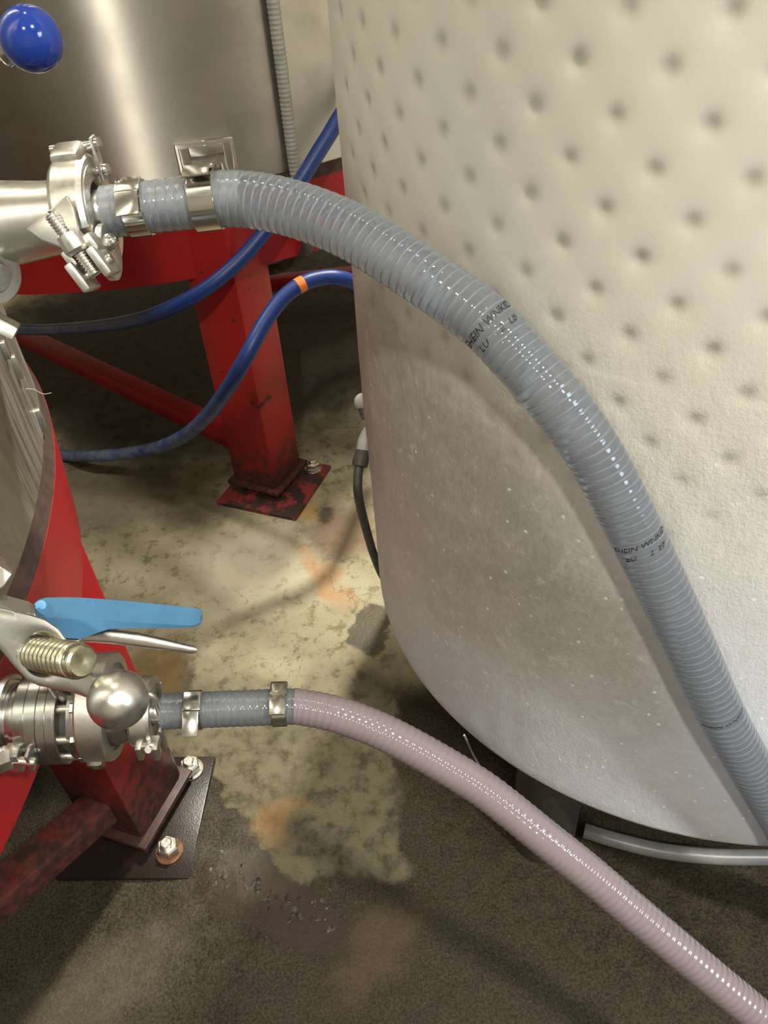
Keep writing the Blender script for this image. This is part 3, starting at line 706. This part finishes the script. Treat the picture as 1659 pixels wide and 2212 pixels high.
# wing nut: hub and two wings
hubA, hubB = P(172, 545, .757), P(146, 505, .750)
wn = obj('wing_nut', lathe(B(), [(0, .0095), (.004, .0125), (.012, .0125), ((hubB - hubA).length, .0115)], hubA, hubB - hubA, None, 32), 'cast', cl)
wv = (P(146, 424, .745) - P(58, 496, .745)).normalized(); tn = bx.cross(wv).normalized()
if tn.y > 0: tn = -tn
def wing(corners): return prism(B(), [c - tn * .005 for c in corners], tn * .009, .002)
obj('wing', wing([P(57, 497, .752), P(101, 460, .748), P(112, 487, .748), P(133, 522, .750), P(146, 537, .752), P(128, 535, .753), P(90, 521, .754)]), 'cast', wn)
obj('wing', wing([P(101, 460, .748), P(147, 421, .744), P(160, 452, .745), P(168, 485, .746), P(172, 512, .748), P(160, 514, .749), P(140, 484, .748), P(118, 458, .748)]), 'cast', wn)
# round latch ear behind, over the red ring
ear = P(235, 545, .80)
obj('ear', lathe(B(), [(-.004, .026), (-.003, .028), (.003, .028), (.004, .026)], ear, uax, None, 40), 'cast', cl)
obj('ear_rivet', sphere(B(), P(238, 523, .79), .009, 20, 12), 'bright', cl)

# ------------------------------------------------------------------ lower outlet: pipe, clamp, butterfly valve, hose clamp
lz = lax; lup = (V((0, 0, 1)) - lz * lz.z).normalized(); lfw = lz.cross(lup); lfw = lfw if lfw.y < 0 else -lfw
def lo(px, u_=0, f_=0): return ls(px) + lup * u_ + lfw * f_
op = thing('outlet_pipe', 'short fat steel outlet pipe at left edge behind the butterfly valve', 'pipe', ls(-40))
obj('pipe', lathe(B(), [(-.10, .030), (-.02, .030), (-.018, .038), (.012, .038), (.0135, .036), (.0136, .031), (.03, .031)], ls(0), lz, None, 64), 'pipe_steel', op)
kc = thing('pipe_clamp', 'steel clamp with bolted lug below the fat pipe at left edge', 'clamp', lo(6, -.045))
obj('clamp_half', ring_half(B(), lo(2), lz, .0375, .026, .0055, math.radians(-70), math.radians(120), lup), 'cast', kc)
obj('clamp_half', ring_half(B(), lo(2), lz, .0375, .026, .0055, math.radians(125), math.radians(285), lup), 'cast', kc)
for px, w_ in ((34, .013), (68, .004)):
    obj('lug', box(B(), P(px, 1636, .748), (w_, .016, .026), lz, lfw, lup, .0012), 'cast', kc)
ct = obj('clamp_bolt', cyl(B(), P(-20, 1640, .742), P(78, 1646, .745), .0045, seg=18, ch=.001), 'bolt', kc)
obj('nut', hexnut(B(), P(22, 1634, .735), -lz + lfw * .5, .020, .014), 'bright', kc)

bv = thing('butterfly_valve', 'steel butterfly valve with light blue squeeze handle at lower left', 'valve', lo(150, -.06))
def dx(px): return (ls(px) - ls(0)).length
obj('inlet_neck', lathe(B(), [(dx(28), .0335), (dx(46), .0335), (dx(48), .036), (dx(56), .036), (dx(57), .034), (dx(66), .034)], ls(0), lz, None, 64), 'valve_steel', bv)
fl = obj('flange', lathe(B(), [(dx(64), .030), (dx(64), .0455), (dx(66), .0465), (dx(87), .0470), (dx(88), .0464), (dx(89), .0470), (dx(111), .0472), (dx(112), .046), (dx(113), .0474), (dx(130), .0474), (dx(131), .0468), (dx(132), .0474), (dx(151), .0474), (dx(153), .0462), (dx(153.5), .030)], ls(0), lz, None, 72), 'valve_steel', bv, 25)
obj('gasket_groove', lathe(B(), [(dx(153), .036), (dx(170), .036)], ls(0), lz, None, 48), 'rubber', bv)
body = obj('valve_body', lathe(B(), [(dx(168), .030), (dx(168), .040), (dx(171), .043), (dx(205), .043), (dx(209), .040), (dx(212), .036), (dx(270), .030), (dx(282), .027)], ls(0), lz, None, 64), 'valve_steel', bv)
cir = lo(226, .012, 0)
obj('body_ring', lathe(B(), [(-.013, .040), (-.013, .0515), (-.011, .053), (.011, .053), (.013, .0515), (.013, .043), (.009, .042), (.009, .030)], cir, lz, None, 64, cap=False), 'cast', bv)
for (u_, f_) in ((-.020, .034), (.012, .037), (-.038, .010), (.034, .018)):
    bl = obj('flange_bolt', cyl(B(), lo(150, u_, f_), lo(196, u_, f_), .0048, seg=16), 'bolt', bv)
    obj('bolt_head', hexnut(B(), lo(178, u_, f_), lz, .0125, .009), 'bright', bl)
nb_ = obj('hex_boss', hexnut(B(), lo(196, -.024, .034), lz, .021, .014, .3), 'valve_steel', bv)
for k in range(2):
    aa = (-.75, .75)[k]; obj('flange_hole', lathe(B(), [(-.002, .0045), (.0006, .0045), (.0006, .003), (-.002, .003)], lo(154, -.041 * math.cos(.5), .041 * math.sin(.5) * (1 if k == 0 else -1)), lz, None, 16, cap=False), 'bolt', bv)
obj('stem', cyl(B(), lo(160, .038, .005), lo(150, .090, .010), .0085, seg=24, ch=.001), 'valve_steel', bv)
# handle: blue grip above, steel trigger below
hy = .705
def hp3(pts, d): return [P(x, y, d if not isinstance(d, tuple) else d[0]) for x, y in pts]
nup = V((0, 0, 1))
def strip(sections):
    """sections: list of closed rings (same count) joined into a solid"""
    bm_ = B(); rs = [[bm_.verts.new(p) for p in s] for s in sections]; n_ = len(rs[0])
    for A_, B_ in zip(rs, rs[1:]):
        for k in range(n_): bm_.faces.new((A_[k], A_[(k + 1) % n_], B_[(k + 1) % n_], B_[k]))
    bm_.faces.new(rs[0][::-1]); bm_.faces.new(rs[-1]); return bm_
secs = []
for (x, yt, yc, yb, d) in ((74, 1303, 1312, 1322, .720), (84, 1295, 1322, 1345, .716), (100, 1291, 1333, 1362, .714), (140, 1290, 1337, 1378, .712), (175, 1291, 1337, 1380, .712), (205, 1293, 1337, 1369, .712), (235, 1295, 1340, 1359, .712), (300, 1301, 1345, 1357, .714), (380, 1309, 1350, 1356.5, .717), (418, 1313, 1351, 1355, .719), (433, 1317, 1345, 1349, .720), (437, 1320, 1336, 1338, .720)):
    a_ = P(x, yt, d + .028); b_ = P(x, yc, d); c_ = P(x, yb, d + .003); e_ = c_ + (a_ - b_)
    secs.append([a_, a_.lerp(b_, .5), b_, b_.lerp(c_, .5), c_, e_])
gb = strip(secs)
grip = obj('handle_grip', gb, 'blue_grip', bv, 30)
obj('grip_rivet', lathe(B(), [(-.004, .0055), (.0004, .0055), (.0008, .0045)], P(87, 1309, .7275), (0.05, -.35, .93), None, 20), 'blue_dot', grip)
obj('grip_dimple_shade', lathe(B(), [(-.004, .0046), (.0000, .0046), (.0002, .0040)], P(195, 1305, .7322), (0.05, -.35, .93), None, 20), 'blue_recess', grip)
obj('grip_dimple_shade', lathe(B(), [(-.004, .0032), (.0000, .0032), (.0002, .0026)], P(242, 1306, .7332), (0.05, -.35, .93), None, 20), 'blue_recess', grip)
secs = []
for (x, yt, yb, d) in ((150, 1360, 1388, .728), (200, 1358, 1388, .728), (240, 1359, 1391, .728), (300, 1366, 1399, .729), (360, 1380, 1406, .730), (410, 1393, 1412, .731), (420, 1395, 1412, .731), (425, 1400, 1409, .731)):
    a_ = P(x, yt, d + .006); b_ = P(x, yb, d + .006); c_ = (a_ + b_) / 2; u_ = (a_ - b_) / 2; v_ = (CAM - c_).normalized() * .006
    secs.append([c_ + u_ * math.copysign(abs(math.cos(2 * PI * k / 16)) ** .6, math.cos(2 * PI * k / 16)) + v_ * math.copysign(abs(math.sin(2 * PI * k / 16)) ** .8, math.sin(2 * PI * k / 16)) for k in range(16)])
obj('handle_trigger', strip(secs), 'cast', bv, 60)
obj('handle_head', box(B(), P(95, 1355, .735), (.075, .040, .010), (1, 0, 0), (0, .95, .3), (0, -.3, .95), .003), 'cast', bv)

hc = thing('pipe_clamp', 'steel clamp with forked lug between the butterfly valve and lower hose', 'clamp', lo(320, -.045))
cc_ = lo(312)
obj('clamp_half', ring_half(B(), cc_, lz, .028, .021, .008, math.radians(-80), math.radians(95), lup), 'cast', hc)
obj('clamp_half', ring_half(B(), cc_, lz, .028, .021, .008, math.radians(100), math.radians(275), lup), 'cast', hc)
obj('liner', lathe(B(), [(.0075, .014), (.009, .028), (-.009, .029), (-.008, .022)], cc_, lz, None, 40, cap=False), 'polished', hc)
for px in (303, 338):
    obj('fork_lug', box(B(), P(px, 1620, .772), (.0058, .012, .019), lz, lfw, lup, .0008), 'cast', hc)
obj('fork_bridge', box(B(), P(320, 1606, .774), (.0225, .013, .008), lz, lfw, lup, .0008), 'cast', hc)
obj('lug_bolt', cyl(B(), P(320, 1619, .776), P(320, 1620, .762), .0042, seg=18, ch=.001), 'bright', hc)
obj('side_link', box(B(), lo(345, -.026, .014), (.0035, .010, .036), lz, lfw, lup, .001), 'cast', hc)
for px in (299, 318):
    obj('hinge_block', box(B(), lo(px, .036, .008), (.0072, .014, .013), lz, lfw, lup, .0012), 'cast', hc)
obj('hinge_arm', tube(B(), catmull([lo(322, .036, .004), lo(338, .032, .004), lo(346, .018, .006), lo(348, .004, .008)], .003)[0], .0034, 12), 'cast', hc)
obj('hinge_pin', cyl(B(), lo(292, .037, .008), lo(328, .037, .008), .0028, seg=14), 'bright', hc)

# ------------------------------------------------------------------ door clamp lever with ball, near the camera
dl = thing('door_lever', 'polished steel tank door lever with round ball end in front of the valve', 'lever', P(60, 1430, .62))
sa, sb_ = P(30, 1402, .640), P(172, 1428, .590)
sax = (sb_ - sa).normalized()
# broad lever plate with a round eye where the stud comes through
outline = [(-90, 1290), (0, 1313), (60, 1325), (98, 1338), (126, 1358), (146, 1385), (166, 1418), (188, 1445), (212, 1463), (240, 1474), (262, 1500), (240, 1530), (214, 1528), (190, 1508), (160, 1497), (120, 1489), (84, 1482), (58, 1468), (30, 1438), (0, 1402), (-90, 1330)]
eye, er = (92, 1413), 49
def hit(an):
    dx_, dy_ = math.cos(an), math.sin(an); best = 1e9
    for (ax, ay), (bx_, by_) in zip(outline, outline[1:] + outline[:1]):
        ex, ey = bx_ - ax, by_ - ay; den = dx_ * ey - dy_ * ex
        if abs(den) < 1e-9: continue
        t_ = ((ax - eye[0]) * ey - (ay - eye[1]) * ex) / den; u_ = ((ax - eye[0]) * dy_ - (ay - eye[1]) * dx_) / den
        if t_ > 0 and -1e-6 <= u_ <= 1 + 1e-6: best = min(best, t_)
    return best
def pd(x): return .655 - .055 * (x + 90) / 350
bm = B(); NA = 160; rings = []
for (f_, o_) in ((-.30, .022), (-.06, .006), (.0, .0015), (.10, 0.0), (.55, -.0005), (.90, .0006), (.975, .0025), (1.0, .006), (1.0, .017)):
    ring = []
    for k in range(NA):
        an = 2 * PI * k / NA; R_ = max(hit(an), er * 1.12); rr = er + (R_ - er) * f_ if f_ > 0 else er * (1 + f_)
        x_, y_ = eye[0] + math.cos(an) * rr * (1.0 if f_ > .5 else .92 + .08 * max(0, f_)), eye[1] + math.sin(an) * rr
        ring.append(bm.verts.new(P(x_, y_, pd(x_) + o_)))
    rings.append(ring)
for A_, B_ in zip(rings, rings[1:]):
    for k in range(NA): bm.faces.new((A_[k], A_[(k + 1) % NA], B_[(k + 1) % NA], B_[k]))
obj('lever_arm', bm, 'cast', dl, 50)
stud = obj('threaded_stud', threaded(B(), P(66, 1410, .650), sb_, .0142, .0078, .0022, 36, 10), 'stud', dl)
obj('stud_tip', lathe(B(), [(0, .0130), (.0025, .0128), (.0042, .0108), (.0044, .003), (.0038, .0015)], sb_, sax, None, 32), 'stud', stud)
obj('ball', sphere(B(), P(255, 1511, .592), .0226, 40, 26), 'polished', dl)

# hinge hardware of the door at the left edge
hb = thing('hinge', 'angular grey steel hinge pieces at left edge above the ball lever', 'hinge', P(5, 1260, .68))
def block(front, d, back, bev=.002):
    f = [P(x, y, d) for x, y in front]; return prism(B(), f, P(*back) - f[1], bev)
obj('base_block', block([(-60, 1190), (4, 1228), (27, 1240), (8, 1268), (-60, 1310)], .68, (10, 1206, .70)), 'cast', hb)
obj('link_arm', block([(-60, 1296), (0, 1308), (58, 1324), (76, 1330), (62, 1342), (0, 1345), (-60, 1340)], .672, (6, 1284, .69)), 'cast', hb)
lb = thing('latch_block', 'bright angular steel latch at left edge above the near tank wall', 'latch', P(5, 705, .80))
obj('latch_head', block([(-50, 660), (39, 709), (26, 736), (-50, 697)], .80, (47, 699, .822)), 'polished', lb)

# blue ball knob of a valve handle
kb = thing('knob', 'glossy dark blue ball knob in the top left corner', 'knob', P(67, 85, .50))
obj('ball', sphere(B(), P(67, 85, .50), .0192, 48, 30), 'knob', kb)
obj('collar', lathe(B(), [(0, .011), (.004, .013), (.007, .012)], P(67, 85, .50) + (P(-60, 140, .54) - P(67, 85, .50)).normalized() * .0165, P(-60, 140, .54) - P(67, 85, .50), None, 28), 'bright', kb)
obj('rod', cyl(B(), P(55, 90, .505), P(-140, 175, .58), .0045, seg=18), 'bright', kb)

# ------------------------------------------------------------------ blue wash-down hoses, conduit
def blue(pts, label):
    t = thing('wash_hose', label, 'hose', pts[-1]); p, L = catmull(pts, .012)
    obj('hose', tube(B(), p, .0168, 24), 'blue_hose', t, 60); return t, p
b1 = [V((.06, 1.93, 1.22)), P(800, 130, 1.72), P(728, 262, 1.715), P(690, 325, 1.72), P(640, 405, 1.73), P(580, 490, 1.74), P(520, 560, 1.75), P(450, 620, 1.76), P(380, 660, 1.80), P(300, 690, 1.92), P(200, 706, 2.15), P(100, 712, 2.4), P(0, 712, 2.6)]
b1 += [G(-150, 720, .02), G(-350, 760, .02)]
blue(b1, 'blue hose slanting down from the jacketed tank in front of the red ring')
b2 = [V((.10, 1.95, .60)), P(800, 640, 1.80), P(765, 612, 1.74), P(735, 601, 1.71), P(700, 600, 1.70), P(655, 612, 1.68), P(610, 645, 1.67), P(570, 700, 1.66), P(535, 765, 1.66), P(495, 835, 1.70), P(450, 895, 1.80), P(400, 940, 1.95), P(340, 967, 2.1), P(270, 980, 2.2), P(200, 985, 2.27), G(140, 984, .018), G(60, 975, .018), G(-150, 960, .018)]
t2, p2 = blue(b2, 'blue hose with orange tape band looping across the red leg to the floor')
jb = min(range(len(p2)), key=lambda i: (p2[i] - P(653, 612, w_dist(p2[i]))).length)
obj('tape_band', tube(B(), [p2[jb - 1].lerp(p2[jb], .3), p2[jb], p2[jb + 1].lerp(p2[jb], .3)], .0173, 24), 'orange', t2)
ca = math.atan2(1.862 - CB.y, -.147 - CB.x)
def cw(z, out=.017, da=0): return tang(CB, RW, ca + da, z, out)
cpath, cL = catmull([cw(2.2), cw(1.6), cw(1.165), cw(1.0), cw(.875), cw(.80, .022), cw(.70, .026), cw(.66, .024), P(612, 574, 1.98), P(585, 582, 2.0), P(545, 580, 2.1), P(500, 575, 2.2)], .0022)
cd = thing('cable_conduit', 'grey corrugated conduit running down the rear steel tank and under its ring', 'conduit', cpath[-1])
k0 = min(range(len(cpath)), key=lambda i: abs(cpath[i].z - .72) + (0 if cpath[i].y < 2 else 9))
cb_ = B(); st = cL / (len(cpath) - 1)
obj('corrugated_tube', tube(cb_, cpath[:k0], lambda i: .0138 - .0016 * (.5 - .5 * math.cos(2 * PI * i * st / .0088)), 18), 'conduit', cd, 80)
obj('bend', tube(B(), cpath[k0 - 1:], .0135, 18), 'rubber', cd, 60)
# whisker of thread caught on the near tank's edge
th_ = tube(B(), catmull([tang(CF, RW, .292, .905, .001), tang(CF, RW, .292, .902, .010), tang(CF, RW, .292, .893, .018), tang(CF, RW, .292, .892, .028)], .003)[0], .0004, 6)
tag(obj('thread', th_, 'thread'), 'wisp of pale thread sticking out from the near tank wall edge', 'thread')
